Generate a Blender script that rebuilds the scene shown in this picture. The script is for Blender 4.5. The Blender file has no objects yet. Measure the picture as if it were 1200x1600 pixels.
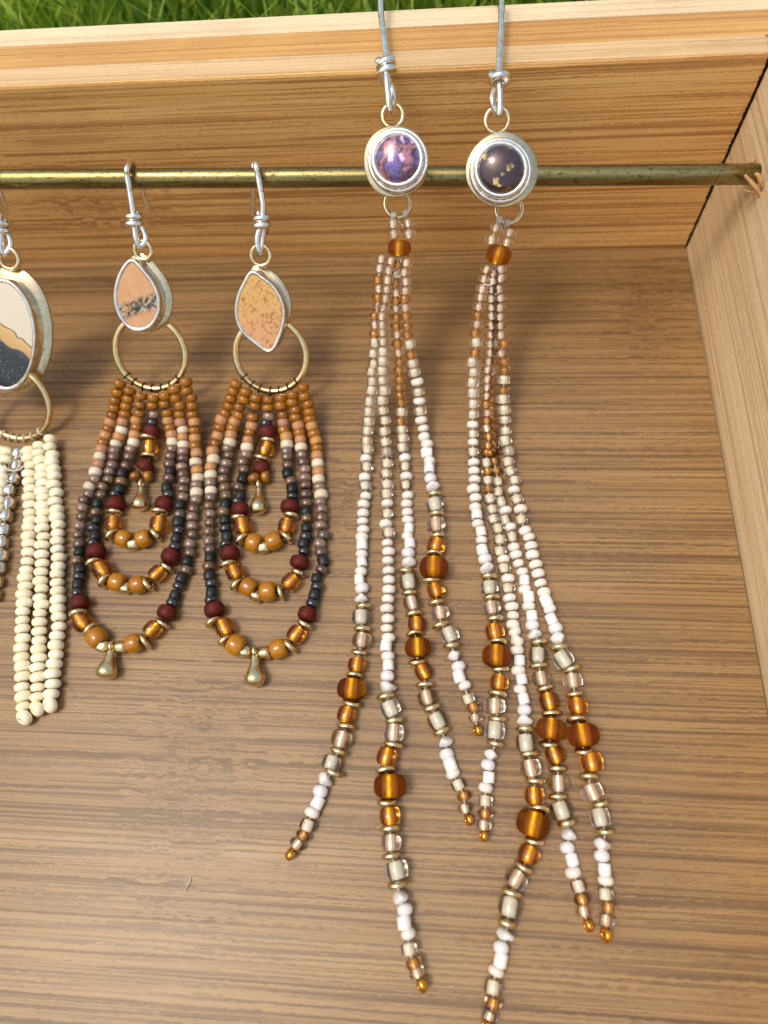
import bpy, math, random
import numpy as np
from mathutils import Vector, Matrix, Euler

# ------------------------------------------------------------------ camera, sky, sun, exposure
S = 0.001                      # everything below is measured in millimetres
scene = bpy.context.scene
COL = scene.collection
random.seed(7)
F_PX = 1050.9                  # focal length in photo pixels (photo 1200 x 1600)
CAM = np.array([0.0, 0.0, 110.0])
def _rx(a): return np.array([[1,0,0],[0,math.cos(a),-math.sin(a)],[0,math.sin(a),math.cos(a)]])
def _ry(a): return np.array([[math.cos(a),0,math.sin(a)],[0,1,0],[-math.sin(a),0,math.cos(a)]])
def _rz(a): return np.array([[math.cos(a),-math.sin(a),0],[math.sin(a),math.cos(a),0],[0,0,1]])
RC = _rx(0.408996) @ _ry(0.0837743) @ _rz(0.0119637)
cam_data = bpy.data.cameras.new('camera')
cam = bpy.data.objects.new('camera', cam_data); COL.objects.link(cam)
cam_data.sensor_fit = 'VERTICAL'; cam_data.sensor_height = 36.0; cam_data.sensor_width = 27.0
cam_data.lens = F_PX / 1600.0 * 36.0
cam_data.clip_start = 0.002; cam_data.clip_end = 400.0
cam_data.dof.use_dof = True
cam_data.dof.focus_distance = 0.109
cam_data.dof.aperture_fstop = 16.0
M4 = Matrix([list(RC[i]) + [CAM[i] * S] for i in range(3)] + [[0, 0, 0, 1]])
cam.matrix_world = M4
scene.camera = cam

SUN_DIR = Vector((-0.33, -0.13, 0.93)).normalized()
world = bpy.data.worlds.new('World'); scene.world = world; world.use_nodes = True
wn = world.node_tree.nodes; wl = world.node_tree.links
for n_ in list(wn): wn.remove(n_)
sky = wn.new('ShaderNodeTexSky'); sky.sky_type = 'NISHITA'; sky.sun_disc = False
sky.sun_elevation = math.asin(SUN_DIR.z); sky.sun_rotation = math.atan2(SUN_DIR.x, SUN_DIR.y)
sky.air_density = 2.2; sky.dust_density = 5.0; sky.ozone_density = 0.0
bg = wn.new('ShaderNodeBackground'); bg.inputs['Strength'].default_value = 0.15
wo = wn.new('ShaderNodeOutputWorld')
wl.new(sky.outputs['Color'], bg.inputs['Color']); wl.new(bg.outputs['Background'], wo.inputs['Surface'])
sun_data = bpy.data.lights.new('sun', 'SUN'); sun_data.energy = 1.2; sun_data.angle = math.radians(14)
sun_data.color = (1.0, 0.92, 0.80)
sun = bpy.data.objects.new('sun', sun_data); COL.objects.link(sun)
sun.rotation_euler = (-SUN_DIR).to_track_quat('-Z', 'Y').to_euler()
sun.location = (0, 0, 3)
scene.view_settings.view_transform = 'Standard'; scene.view_settings.look = 'None'
scene.view_settings.gamma = 1.0; scene.view_settings.use_curve_mapping = False
scene.view_settings.exposure = 0.12
scene.render.engine = 'CYCLES'
cy = scene.cycles
cy.use_denoising = True
cy.max_bounces = 8; cy.diffuse_bounces = 3; cy.glossy_bounces = 4; cy.transmission_bounces = 7; cy.transparent_max_bounces = 8
cy.sample_clamp_indirect = 8.0; cy.blur_glossy = 0.6

# ------------------------------------------------------------------ measuring helpers
def ray(px, py):
    v = RC @ np.array([px - 600.0, 800.0 - py, -F_PX]); return v / np.linalg.norm(v)
def at(px, py, z):
    r = ray(px, py); return CAM + r * ((z - CAM[2]) / r[2])
def on_plane(px, py, p0, n):
    r = ray(px, py); return CAM + r * (np.dot(p0 - CAM, n) / np.dot(r, n))
def depth(p): return -(RC.T @ (np.asarray(p) - CAM))[2]
def mm(px_len, p): return px_len * depth(p) / F_PX
def drop(Y, base=1.15, y0=63.5, k=3.0, s=1.0):   # height of a string that hangs from the rod and settles on the panel
    return base + s * k * math.log1p(math.exp(min(40.0, (Y - y0) / k)))
def drape(px, py, lift=0.0, rad=1.1, **kw):
    r = ray(px, py); lo, hi = 20.0, 260.0
    for _ in range(48):
        t = 0.5 * (lo + hi); p = CAM + r * t
        if p[2] > max(drop(p[1], **kw), rad) + lift: lo = t
        else: hi = t
    return CAM + r * (0.5 * (lo + hi))

# ------------------------------------------------------------------ mesh helpers
def mesh_from(name, verts, faces, mats, smooth=True, fmat=None):
    me = bpy.data.meshes.new(name)
    me.from_pydata([(float(v[0]) * S, float(v[1]) * S, float(v[2]) * S) for v in verts], [], faces)
    for m in (mats if isinstance(mats, (list, tuple)) else [mats]): me.materials.append(m)
    me.polygons.foreach_set('use_smooth', [smooth] * len(me.polygons))
    if fmat is not None: me.polygons.foreach_set('material_index', fmat)
    me.update(); return me
def link(name, me, parent=None, loc=(0, 0, 0), label=None):
    o = bpy.data.objects.new(name, me); COL.objects.link(o)
    o.location = [c * S for c in loc]
    if parent is not None: o.parent = parent
    if label: o['label'] = label
    return o
def thing(name, label, cat, loc, group=None):
    o = bpy.data.objects.new(name, None); COL.objects.link(o); o.location = [c * S for c in loc]
    o.empty_display_size = 0.005
    o['label'] = label; o['category'] = cat
    if group: o['group'] = group
    return o
def lathe(profile, seg=18, close=False):
    v, f = [], []; n = len(profile)
    for r, z in profile:
        for i in range(seg):
            a = 2 * math.pi * i / seg; v.append((r * math.cos(a), r * math.sin(a), z))
    m = n if close else n - 1
    for j in range(m):
        for i in range(seg):
            a = j * seg + i; b = j * seg + (i + 1) % seg
            c = ((j + 1) % n) * seg + (i + 1) % seg; d = ((j + 1) % n) * seg + i
            f.append((a, b, c, d))
    return v, f
def catmull(pts, per=8, closed=False):
    P = [np.asarray(p, float) for p in pts]; n = len(P); out = []
    rng = n if closed else n - 1
    for i in range(rng):
        if closed: p0, p1, p2, p3 = P[(i - 1) % n], P[i], P[(i + 1) % n], P[(i + 2) % n]
        else: p0, p1, p2, p3 = P[max(i - 1, 0)], P[i], P[i + 1], P[min(i + 2, n - 1)]
        for k in range(per):
            t = k / per
            out.append(0.5 * ((2 * p1) + (-p0 + p2) * t + (2 * p0 - 5 * p1 + 4 * p2 - p3) * t * t + (-p0 + 3 * p1 - 3 * p2 + p3) * t ** 3))
    if not closed: out.append(P[-1])
    return out
def tube(pts, rad, seg=10, closed=False, caps=True, wob=0.0, rnd=random):
    P = [np.asarray(p, float) for p in pts]; n = len(P); v, f = [], []
    T = []
    for i in range(n):
        a = P[(i - 1) % n] if (closed or i > 0) else P[0]
        b = P[(i + 1) % n] if (closed or i < n - 1) else P[-1]
        d = b - a; T.append(d / (np.linalg.norm(d) + 1e-9))
    up = np.array([0, 0, 1.0]) if abs(T[0][2]) < 0.9 else np.array([1.0, 0, 0])
    N = np.cross(up, T[0]); N /= np.linalg.norm(N)
    for i in range(n):
        N = N - T[i] * np.dot(N, T[i]); N /= np.linalg.norm(N) + 1e-9
        B = np.cross(T[i], N)
        r = rad[i] if isinstance(rad, (list, tuple)) else rad
        if wob: r *= 1 + wob * (rnd.random() - 0.5)
        for k in range(seg):
            a = 2 * math.pi * k / seg; v.append(P[i] + N * (r * math.cos(a)) + B * (r * math.sin(a)))
    m = n if closed else n - 1
    for i in range(m):
        j = (i + 1) % n
        for k in range(seg):
            f.append((i * seg + k, i * seg + (k + 1) % seg, j * seg + (k + 1) % seg, j * seg + k))
    if not closed and caps:
        f.append(tuple(range(seg))[::-1]); f.append(tuple((n - 1) * seg + k for k in range(seg)))
    return v, f
def merge(*parts):
    V, Fc = [], []
    for v, f in parts:
        o = len(V); V += list(v); Fc += [tuple(i + o for i in q) for q in f]
    return V, Fc
def box(x0, x1, y0, y1, z0, z1, bev=0.35):
    """a board with softened edges"""
    xs = [(x0, bev), (x1, -bev)]; V, Fc = [], []
    def loop(ins, z):
        b = len(V)
        V.extend([(x0 + ins, y0 + ins, z), (x1 - ins, y0 + ins, z), (x1 - ins, y1 - ins, z), (x0 + ins, y1 - ins, z)]); return b
    L = [loop(bev, z0), loop(0, z0 + bev), loop(0, z1 - bev), loop(bev * 0.3, z1 - bev * 0.3), loop(bev, z1)]
    for a, b in zip(L, L[1:]):
        for k in range(4): Fc.append((a + k, a + (k + 1) % 4, b + (k + 1) % 4, b + k))
    Fc.append((L[0] + 3, L[0] + 2, L[0] + 1, L[0])); Fc.append(tuple(L[-1] + k for k in range(4)))
    return V, Fc

# ------------------------------------------------------------------ materials
def lin(c):
    return tuple(((x / 255.0) / 12.92 if x <= 10 else (((x / 255.0) + 0.055) / 1.055) ** 2.4) for x in c)
class NT:
    def __init__(s, name):
        s.m = bpy.data.materials.new(name); s.m.use_nodes = True; s.t = s.m.node_tree; s.n = s.t.nodes
        s.b = s.n['Principled BSDF']
    def new(s, t, **kw):
        n = s.n.new(t)
        for k, v in kw.items(): setattr(n, k, v)
        return n
    def link(s, a, b): s.t.links.new(a, b)
    def set(s, **kw):
        for k, v in kw.items():
            i = s.b.inputs[k.replace('_', ' ')]
            i.default_value = (tuple(v) + (1,) if isinstance(v, tuple) and len(v) == 3 else v)
    def coords(s, scale=(1, 1, 1), loc=(0, 0, 0), rot=(0, 0, 0), src='Object'):
        tc = s.new('ShaderNodeTexCoord'); mp = s.new('ShaderNodeMapping')
        mp.inputs['Scale'].default_value = [x * (1000 if src == 'Object' else 1) for x in scale]
        mp.inputs['Location'].default_value = loc; mp.inputs['Rotation'].default_value = rot
        s.link(tc.outputs[src], mp.inputs['Vector']); return mp.outputs['Vector']
    def noise(s, vec, scale=1.0, detail=3.0, rough=0.55, dist=0.0):
        n = s.new('ShaderNodeTexNoise'); n.inputs['Scale'].default_value = scale; n.inputs['Detail'].default_value = detail
        n.inputs['Roughness'].default_value = rough; n.inputs['Distortion'].default_value = dist
        s.link(vec, n.inputs['Vector']); return n.outputs['Fac']
    def ramp(s, fac, stops, interp='LINEAR'):
        r = s.new('ShaderNodeValToRGB'); r.color_ramp.interpolation = interp
        while len(r.color_ramp.elements) < len(stops): r.color_ramp.elements.new(0.5)
        for e, (p, c) in zip(r.color_ramp.elements, stops):
            e.position = p; e.color = (c, c, c, 1) if isinstance(c, (int, float)) else (tuple(c) + (1,) if len(c) == 3 else c)
        s.link(fac, r.inputs['Fac']); return r.outputs['Color']
    def math(s, op, a, b=None, c=None):
        n = s.new('ShaderNodeMath', operation=op)
        for i, x in enumerate((a, b, c)):
            if x is None: continue
            if isinstance(x, (int, float)): n.inputs[i].default_value = x
            else: s.link(x, n.inputs[i])
        return n.outputs['Value']
    def mix(s, fac, a, b, blend='MIX'):
        n = s.new('ShaderNodeMix', data_type='RGBA', blend_type=blend)
        for i, x in ((0, fac), (6, a), (7, b)):
            if isinstance(x, (int, float)): n.inputs[i].default_value = x
            elif isinstance(x, tuple): n.inputs[i].default_value = x + (1,) if len(x) == 3 else x
            else: s.link(x, n.inputs[i])
        return n.outputs[2]
    def bump(s, h, strength=0.2, dist=0.0001):
        n = s.new('ShaderNodeBump'); n.inputs['Strength'].default_value = strength; n.inputs['Distance'].default_value = dist
        s.link(h, n.inputs['Height']); s.link(n.outputs['Normal'], s.b.inputs['Normal'])
    def rand(s):
        return s.new('ShaderNodeObjectInfo').outputs['Random']

def opaque(name, cols, rough=0.25, coat=0.0, sheen=0.0, metallic=0.0, var=0.35, spec=0.5):
    """glass or metal bead; cols = colours the beads of this kind vary between"""
    t = NT(name); r = t.rand()
    if len(cols) == 1: cols = [cols[0], cols[0]]
    k = len(cols)
    col = t.ramp(r, [(i / (k - 1), lin(c)) for i, c in enumerate(cols)])
    nz = t.noise(t.coords((1, 1, 1)), 1.6, 3)
    col = t.mix(t.math('MULTIPLY', t.ramp(nz, [(0.35, 0), (0.75, 1)]), var), col, t.mix(1.0, col, lin((150, 120, 95)), 'MULTIPLY'))
    t.link(col, t.b.inputs['Base Color'])
    t.set(Roughness=rough, Metallic=metallic); t.b.inputs['Coat Weight'].default_value = coat; t.b.inputs['Coat Roughness'].default_value = 0.045; t.b.inputs['Coat IOR'].default_value = 1.6
    t.b.inputs['Specular IOR Level'].default_value = spec
    return t.m
def glass(name, col, rough=0.02, ior=1.5):
    t = NT(name); t.set(Base_Color=lin(col), Roughness=rough, IOR=ior)
    t.b.inputs['Transmission Weight'].default_value = 1.0
    return t.m
def metal(name, col, rough=0.18, scr=0.25, col2=None, nscale=0.8):
    t = NT(name); v = t.coords((1, 1, 1)); nz = t.noise(v, nscale, 4, 0.6)
    c = t.mix(t.ramp(nz, [(0.4, 0), (0.7, 1)]), lin(col), lin(col2 or tuple(int(x * 0.86) for x in col)))
    t.link(c, t.b.inputs['Base Color']); t.set(Metallic=1.0)
    rr = t.ramp(nz, [(0.3, rough * 0.7), (0.7, rough * 1.5)]); t.link(rr, t.b.inputs['Roughness'])
    t.bump(t.noise(v, nscale * 3, 3), scr, 0.00006)
    return t.m

def wood(name, light, mid, dark, axis='X', seed=0.0, lines=1.1, rough=0.5, coat=0.0, contrast=1.0, knots=0.0, dashes=0.5, nodes=()):
    """bamboo: fibres along one axis, dark hairline fibres, fine grain"""
    t = NT(name)
    tc = t.new('ShaderNodeTexCoord'); sep = t.new('ShaderNodeSeparateXYZ'); t.link(tc.outputs['Object'], sep.inputs[0])
    X, Y, Z = [t.math('MULTIPLY', o, 1000.0) for o in sep.outputs]
    if axis == 'X': along, ac1, ac2 = X, Y, Z
    else: along, ac1, ac2 = Y, X, Z
    along = t.math('ADD', along, seed * 37.0)
    # gentle waviness of the fibres
    cw = t.new('ShaderNodeCombineXYZ'); t.link(along, cw.inputs[0]); t.link(ac1, cw.inputs[1]); t.link(ac2, cw.inputs[2])
    mp = t.new('ShaderNodeMapping'); mp.inputs['Scale'].default_value = (0.035, 0.05, 0.05); t.link(cw.outputs[0], mp.inputs['Vector'])
    wv = t.noise(mp.outputs[0], 1.0, 3, 0.5)
    wav = t.math('MULTIPLY', t.math('SUBTRACT', wv, 0.5), 0.45 + knots)
    rg = t.new('ShaderNodeMapping'); rg.inputs['Scale'].default_value = (0.7, 1.6, 1.6); t.link(cw.outputs[0], rg.inputs['Vector'])
    rag = t.math('MULTIPLY', t.math('SUBTRACT', t.noise(rg.outputs[0], 1.0, 2), 0.5), 0.34)
    wav = t.math('ADD', wav, rag)
    nmask = None                      # bamboo nodes: fibres buckle and darken there
    for na, nc, ra, rc in nodes:
        dx = t.math('DIVIDE', t.math('SUBTRACT', along, na + seed * 37.0), ra)
        dy = t.math('DIVIDE', t.math('SUBTRACT', t.math('ADD', ac1, ac2), nc), rc)
        g_ = t.math('EXPONENT', t.math('MULTIPLY', t.math('ADD', t.math('MULTIPLY', dx, dx), t.math('MULTIPLY', dy, dy)), -1.0))
        nmask = g_ if nmask is None else t.math('ADD', nmask, g_)
    if nmask is not None:
        nm = t.new('ShaderNodeMapping'); nm.inputs['Scale'].default_value = (0.16, 0.30, 0.30); t.link(cw.outputs[0], nm.inputs['Vector'])
        wav = t.math('ADD', wav, t.math('MULTIPLY', t.math('MULTIPLY', t.math('SUBTRACT', t.noise(nm.outputs[0], 1.0, 3, 0.6), 0.5), 4.5), nmask))
    def streak(sa, sc, det, off, ro=0.55, ds=0.0):
        c = t.new('ShaderNodeCombineXYZ')
        t.link(t.math('MULTIPLY', along, sa), c.inputs[0])
        t.link(t.math('MULTIPLY', t.math('ADD', t.math('ADD', ac1, wav), off + seed), sc), c.inputs[1])
        t.link(t.math('MULTIPLY', t.math('ADD', t.math('ADD', ac2, wav), off), sc), c.inputs[2])
        return t.noise(c.outputs[0], 1.0, det, ro, ds)
    broad = streak(0.008, 0.16 * lines, 2, 3.1)
    med = streak(0.009, 1.15 * lines, 3, 11.7)
    fine = streak(0.014, 3.0 * lines, 2, 23.3)
    dash = streak(0.028, 1.9 * lines, 2, 41.0, 0.5, 0.05)
    grain = streak(1.3, 4.5, 3, 5.5, 0.7)
    c = t.mix(t.ramp(broad, [(0.3, 0), (0.7, 1)]), light, mid)
    c = t.mix(t.math('MULTIPLY', t.ramp(med, [(0.53, 0), (0.61, 1)]), 0.62 * contrast), c, dark)
    c = t.mix(t.math('MULTIPLY', t.ramp(fine, [(0.52, 0), (0.62, 1)]), 0.50 * contrast), c, dark)
    c = t.mix(t.math('MULTIPLY', t.ramp(dash, [(0.57, 0), (0.64, 1)]), dashes * contrast), c, dark)
    c = t.mix(t.math('MULTIPLY', t.ramp(fine, [(0.30, 1), (0.44, 0)]), 0.30), c, tuple(min(1, x * 1.25) for x in light))
    c = t.mix(t.math('MULTIPLY', t.ramp(grain, [(0.45, 0), (0.7, 1)]), 0.28), c, t.mix(1.0, c, (0.62, 0.55, 0.47), 'MULTIPLY'))
    bm_ = t.new('ShaderNodeMapping'); bm_.inputs['Scale'].default_value = (0.018, 0.035, 0.035); t.link(cw.outputs[0], bm_.inputs['Vector'])
    blot = t.noise(bm_.outputs[0], 1.0, 3, 0.6, 0.4)
    if nmask is not None: c = t.mix(t.math('MULTIPLY', nmask, 0.45), c, t.mix(1.0, c, (0.70, 0.60, 0.50), 'MULTIPLY'))
    c = t.mix(t.math('MULTIPLY', t.ramp(blot, [(0.48, 0), (0.72, 1)]), 0.5), c, t.mix(1.0, c, (0.66, 0.58, 0.50), 'MULTIPLY'))
    t.link(c, t.b.inputs['Base Color'])
    rr = t.math('ADD', t.math('MULTIPLY', med, 0.25), rough - 0.1); t.link(rr, t.b.inputs['Roughness'])
    t.b.inputs['Coat Weight'].default_value = coat; t.b.inputs['Coat Roughness'].default_value = 0.34
    bv = t.coords((0.06, 2.6, 2.6) if axis == 'X' else (2.6, 0.06, 2.6))
    t.bump(t.noise(bv, 1.0, 2), 0.3, 0.0001)
    return t.m

M = {}
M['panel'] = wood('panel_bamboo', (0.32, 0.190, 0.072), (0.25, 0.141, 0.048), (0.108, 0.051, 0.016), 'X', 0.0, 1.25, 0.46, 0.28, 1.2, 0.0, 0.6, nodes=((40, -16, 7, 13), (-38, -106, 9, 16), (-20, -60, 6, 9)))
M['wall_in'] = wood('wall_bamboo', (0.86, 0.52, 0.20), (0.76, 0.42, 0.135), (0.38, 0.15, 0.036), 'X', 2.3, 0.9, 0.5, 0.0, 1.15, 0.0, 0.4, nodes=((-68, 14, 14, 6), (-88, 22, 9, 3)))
M['rim_pale'] = wood('rim_pale_bamboo', (0.80, 0.65, 0.44), (0.73, 0.56, 0.35), (0.52, 0.35, 0.18), 'X', 4.1, 1.2, 0.5, 0.0, 0.7, 0.2, 0.2)
M['rim_inner'] = wood('rim_inner_bamboo', (0.70, 0.49, 0.27), (0.62, 0.42, 0.21), (0.44, 0.26, 0.11), 'X', 5.2, 1.2, 0.5, 0.0, 0.8, 0.1, 0.3)
M['rim_mid'] = wood('rim_orange_bamboo', (0.66, 0.375, 0.115), (0.58, 0.30, 0.085), (0.38, 0.17, 0.045), 'X', 6.7, 1.2, 0.5, 0.0, 0.8, 0.2, 0.3)
M['wall_right'] = wood('side_bamboo', (0.84, 0.66, 0.43), (0.77, 0.58, 0.35), (0.48, 0.29, 0.14), 'Y', 8.9, 1.3, 0.5, 0.0, 0.9, 0.0, 0.2)
M['char'] = opaque('charred_wood', [(38, 22, 12), (56, 34, 18)], 0.9, spec=0.1)
M['splinter'] = opaque('raw_bamboo_fibre', [(214, 176, 122), (190, 146, 96)], 0.7)
def brass_rod():
    t = NT('aged_brass'); v = t.coords((0.05, 1.2, 1.2)); n1 = t.noise(v, 1.0, 4, 0.6); n2 = t.noise(t.coords((0.5, 1, 1)), 2.2, 4, 0.7)
    c = t.mix(t.ramp(n1, [(0.35, 0), (0.7, 1)]), lin((158, 146, 100)), lin((116, 102, 60)))
    c = t.mix(t.ramp(n2, [(0.54, 0), (0.66, 0.85)]), c, lin((58, 50, 32)))
    t.link(c, t.b.inputs['Base Color']); t.set(Metallic=1.0)
    t.link(t.ramp(n2, [(0.3, 0.24), (0.7, 0.42)]), t.b.inputs['Roughness']); t.bump(n1, 0.3, 0.00008)
    return t.m
M['rod'] = brass_rod()
M['silver'] = metal('polished_silver', (252, 249, 244), 0.16, 0.12, (214, 206, 196))
M['silver_plate'] = metal('warm_silver_sheet', (220, 206, 176), 0.22, 0.22, (198, 178, 138), 1.2)
M['gold'] = metal('gold_fill', (242, 216, 164), 0.13, 0.1, (230, 196, 132))
M['pale_gold'] = metal('pale_gold_wire', (236, 216, 176), 0.16, 0.3, (218, 190, 140))
M['gold_bead'] = metal('brass_bead', (232, 212, 168), 0.20, 0.3, (212, 188, 136), 0.9)
M['gold_bright'] = metal('bright_gold_bead', (236, 178, 80), 0.14, 0.2, (214, 150, 56), 0.9)
M['silver_bead'] = metal('silver_bead', (234, 230, 224), 0.16, 0.25, (196, 190, 180))
M['thread_dark'] = opaque('dark_thread', [(44, 40, 30), (56, 50, 36)], 0.8)
M['thread_white'] = opaque('white_thread', [(226, 220, 208), (206, 198, 184)], 0.7)
M['caramel'] = opaque('caramel_glass', [(146, 88, 0), (160, 100, 0), (132, 76, 0)], 0.2, 0.3, var=0.25)
M['peach'] = opaque('peach_glass', [(184, 134, 92), (192, 138, 76), (178, 126, 98)], 0.42, var=0.3)
M['bone'] = opaque('bone_glass', [(216, 204, 178), (224, 212, 190), (206, 194, 164)], 0.38, var=0.2)
M['mauve'] = opaque('mauve_lustre_glass', [(136, 108, 94), (152, 124, 106), (118, 92, 88)], 0.3, 1.0, metallic=0.15, var=0.6)
M['bronze'] = opaque('bronze_iris_glass', [(116, 84, 58), (94, 68, 62), (130, 98, 62), (88, 82, 66)], 0.3, 1.0, metallic=0.2, var=0.8)
M['slate'] = opaque('matte_gunmetal_glass', [(44, 48, 47), (50, 46, 52), (40, 54, 46), (36, 38, 40)], 0.42, metallic=0.4, var=0.4)
M['hematite'] = opaque('hematite_glass', [(34, 36, 42), (44, 46, 54)], 0.08, 1.0, metallic=0.4, var=0.2)
def frosted(name, col, body, mixf, rough=0.1, ior=1.45):
    """etched glass: light passes, the skin is matte"""
    t = NT(name); rf = t.new('ShaderNodeBsdfRefraction'); rf.inputs['Color'].default_value = lin(col) + (1,); rf.inputs['Roughness'].default_value = rough; rf.inputs['IOR'].default_value = ior
    t.set(Base_Color=lin(body), Roughness=0.55)
    mx = t.new('ShaderNodeMixShader'); mx.inputs[0].default_value = mixf
    t.link(rf.outputs[0], mx.inputs[1]); t.link(t.b.outputs[0], mx.inputs[2]); t.link(mx.outputs[0], t.n['Material Output'].inputs['Surface'])
    return t.m
M['maroon_shell'] = frosted('frosted_maroon_glass', (214, 112, 84), (104, 42, 32), 0.45, 0.15)
M['maroon_core'] = opaque('maroon_lining', [(170, 74, 46)], 0.4)
M['amber_shell'] = glass('amber_glass', (241, 166, 56), 0.03)
M['amber_core'] = metal('amber_lining', (255, 242, 190), 0.4, 0.5, (255, 228, 150), 1.5)
M['famber_shell'] = frosted('frosted_amber_glass', (252, 212, 104), (112, 54, 8), 0.32, 0.06)
M['mustard'] = opaque('mustard_glass', [(166, 104, 0), (178, 116, 0)], 0.22, 0.3, var=0.3)
M['clear_shell'] = glass('clear_glass', (255, 252, 250), 0.02)
M['smoke_shell'] = glass('smoky_clear_glass', (238, 238, 236), 0.02)
M['bronze_shell'] = glass('honey_glass', (240, 210, 158), 0.03)
M['copper_core'] = opaque('copper_lining', [(252, 224, 196), (248, 214, 182)], 0.22, metallic=0.45, var=0.15)
M['cream_core'] = opaque('cream_lining', [(250, 236, 206), (252, 240, 216)], 0.3, var=0.1)
M['honey_core'] = opaque('honey_lining', [(220, 172, 112), (226, 180, 124)], 0.25, metallic=0.3, var=0.15)
M['sage_core'] = opaque('ivory_green_lining', [(252, 244, 222), (252, 244, 224)], 0.3, var=0.15)
def pearl(name, cols, rough, sss=0.0, trans=0.0):
    t = NT(name); col = t.ramp(t.rand(), [(0, lin(cols[0])), (1, lin(cols[1]))]); t.link(col, t.b.inputs['Base Color'])
    t.set(Roughness=rough, IOR=1.5); t.b.inputs['Coat Weight'].default_value = 1.0; t.b.inputs['Coat Roughness'].default_value = 0.06; t.b.inputs['Coat IOR'].default_value = 1.7
    t.b.inputs['Transmission Weight'].default_value = trans
    return t.m
M['pearl'] = pearl('white_pearl_glass', [(232, 224, 214), (226, 216, 204)], 0.3)
M['satin'] = pearl('satin_white_glass', [(232, 230, 230), (238, 234, 230)], 0.34)
M['opal'] = pearl('milky_opal_glass', [(244, 240, 240), (242, 238, 242)], 0.2, trans=0.22)
M['chip'] = pearl('moonstone', [(252, 250, 248), (250, 248, 246)], 0.18, trans=0.3)
M['cream_seed'] = opaque('matte_cream_glass', [(250, 238, 204), (252, 242, 214), (246, 232, 194)], 0.4, 0.2, var=0.08)

def stone_teardrop():
    t = NT('picture_jasper'); v = t.coords((1, 1, 1)); 
    sep = t.new('ShaderNodeSeparateXYZ'); t.link(v, sep.inputs[0])
    base = t.mix(t.ramp(t.noise(v, 0.35, 3), [(0.3, 0), (0.7, 1)]), lin((204, 158, 112)), lin((196, 144, 100)))
    sp = t.ramp(t.noise(v, 2.6, 4, 0.7), [(0.56, 0), (0.66, 1)]); ar = t.ramp(t.noise(v, 0.55, 2), [(0.42, 0), (0.58, 1)])
    base = t.mix(t.math('MULTIPLY', t.math('MULTIPLY', sp, ar), 0.8), base, lin((168, 92, 66)))
    # dark dendrite veins in a slanting band across the lower half
    yy = t.math('SUBTRACT', sep.outputs[1], t.math('MULTIPLY', sep.outputs[0], 0.28))
    band = t.math('ABSOLUTE', t.math('ADD', yy, 0.9))
    inb = t.ramp(t.math('MULTIPLY', band, 0.5), [(0.40, 1), (0.85, 0)])
    pale = t.math('MULTIPLY', inb, t.ramp(t.noise(v, 0.7, 3, 0.6, 0.6), [(0.46, 0), (0.52, 0.95)]))
    base = t.mix(pale, base, t.mix(t.noise(v, 1.5, 2), lin((206, 196, 170)), lin((140, 144, 132))))
    for sc, w_, k in ((0.45, 0.034, 1.0), (1.0, 0.028, 0.9)):
        ds = t.math('ABSOLUTE', t.math('SUBTRACT', t.noise(v, sc, 4, 0.65, 0.9), 0.5))
        base = t.mix(t.math('MULTIPLY', t.math('MULTIPLY', t.ramp(ds, [(w_ * 0.5, 1), (w_ * 1.6, 0)]), inb), k), base, lin((34, 32, 33)))
    t.link(base, t.b.inputs['Base Color']); t.set(Roughness=0.28); t.b.inputs['Coat Weight'].default_value = 0.4
    return t.m
def stone_marquise():
    t = NT('dendritic_jasper'); v = t.coords((1, 1, 1)); sep = t.new('ShaderNodeSeparateXYZ'); t.link(v, sep.inputs[0])
    base = t.mix(t.ramp(t.math('ADD', t.math('MULTIPLY', sep.outputs[1], 0.11), 0.5), [(0.15, 0), (0.75, 1)]), lin((204, 152, 104)), lin((204, 160, 88)))
    sp = t.ramp(t.noise(v, 1.5, 4, 0.65, 0.4), [(0.50, 0), (0.58, 1)])
    ar = t.math('MULTIPLY', t.ramp(t.noise(v, 0.38, 2), [(0.40, 0), (0.52, 1)]), t.ramp(t.math('ABSOLUTE', sep.outputs[1]), [(0.0, 1), (1.0, 1)]))
    base = t.mix(t.math('MULTIPLY', t.math('MULTIPLY', sp, ar), 0.85), base, lin((156, 98, 42)))
    t.link(base, t.b.inputs['Base Color']); t.set(Roughness=0.25); t.b.inputs['Coat Weight'].default_value = 0.4
    return t.m
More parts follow.
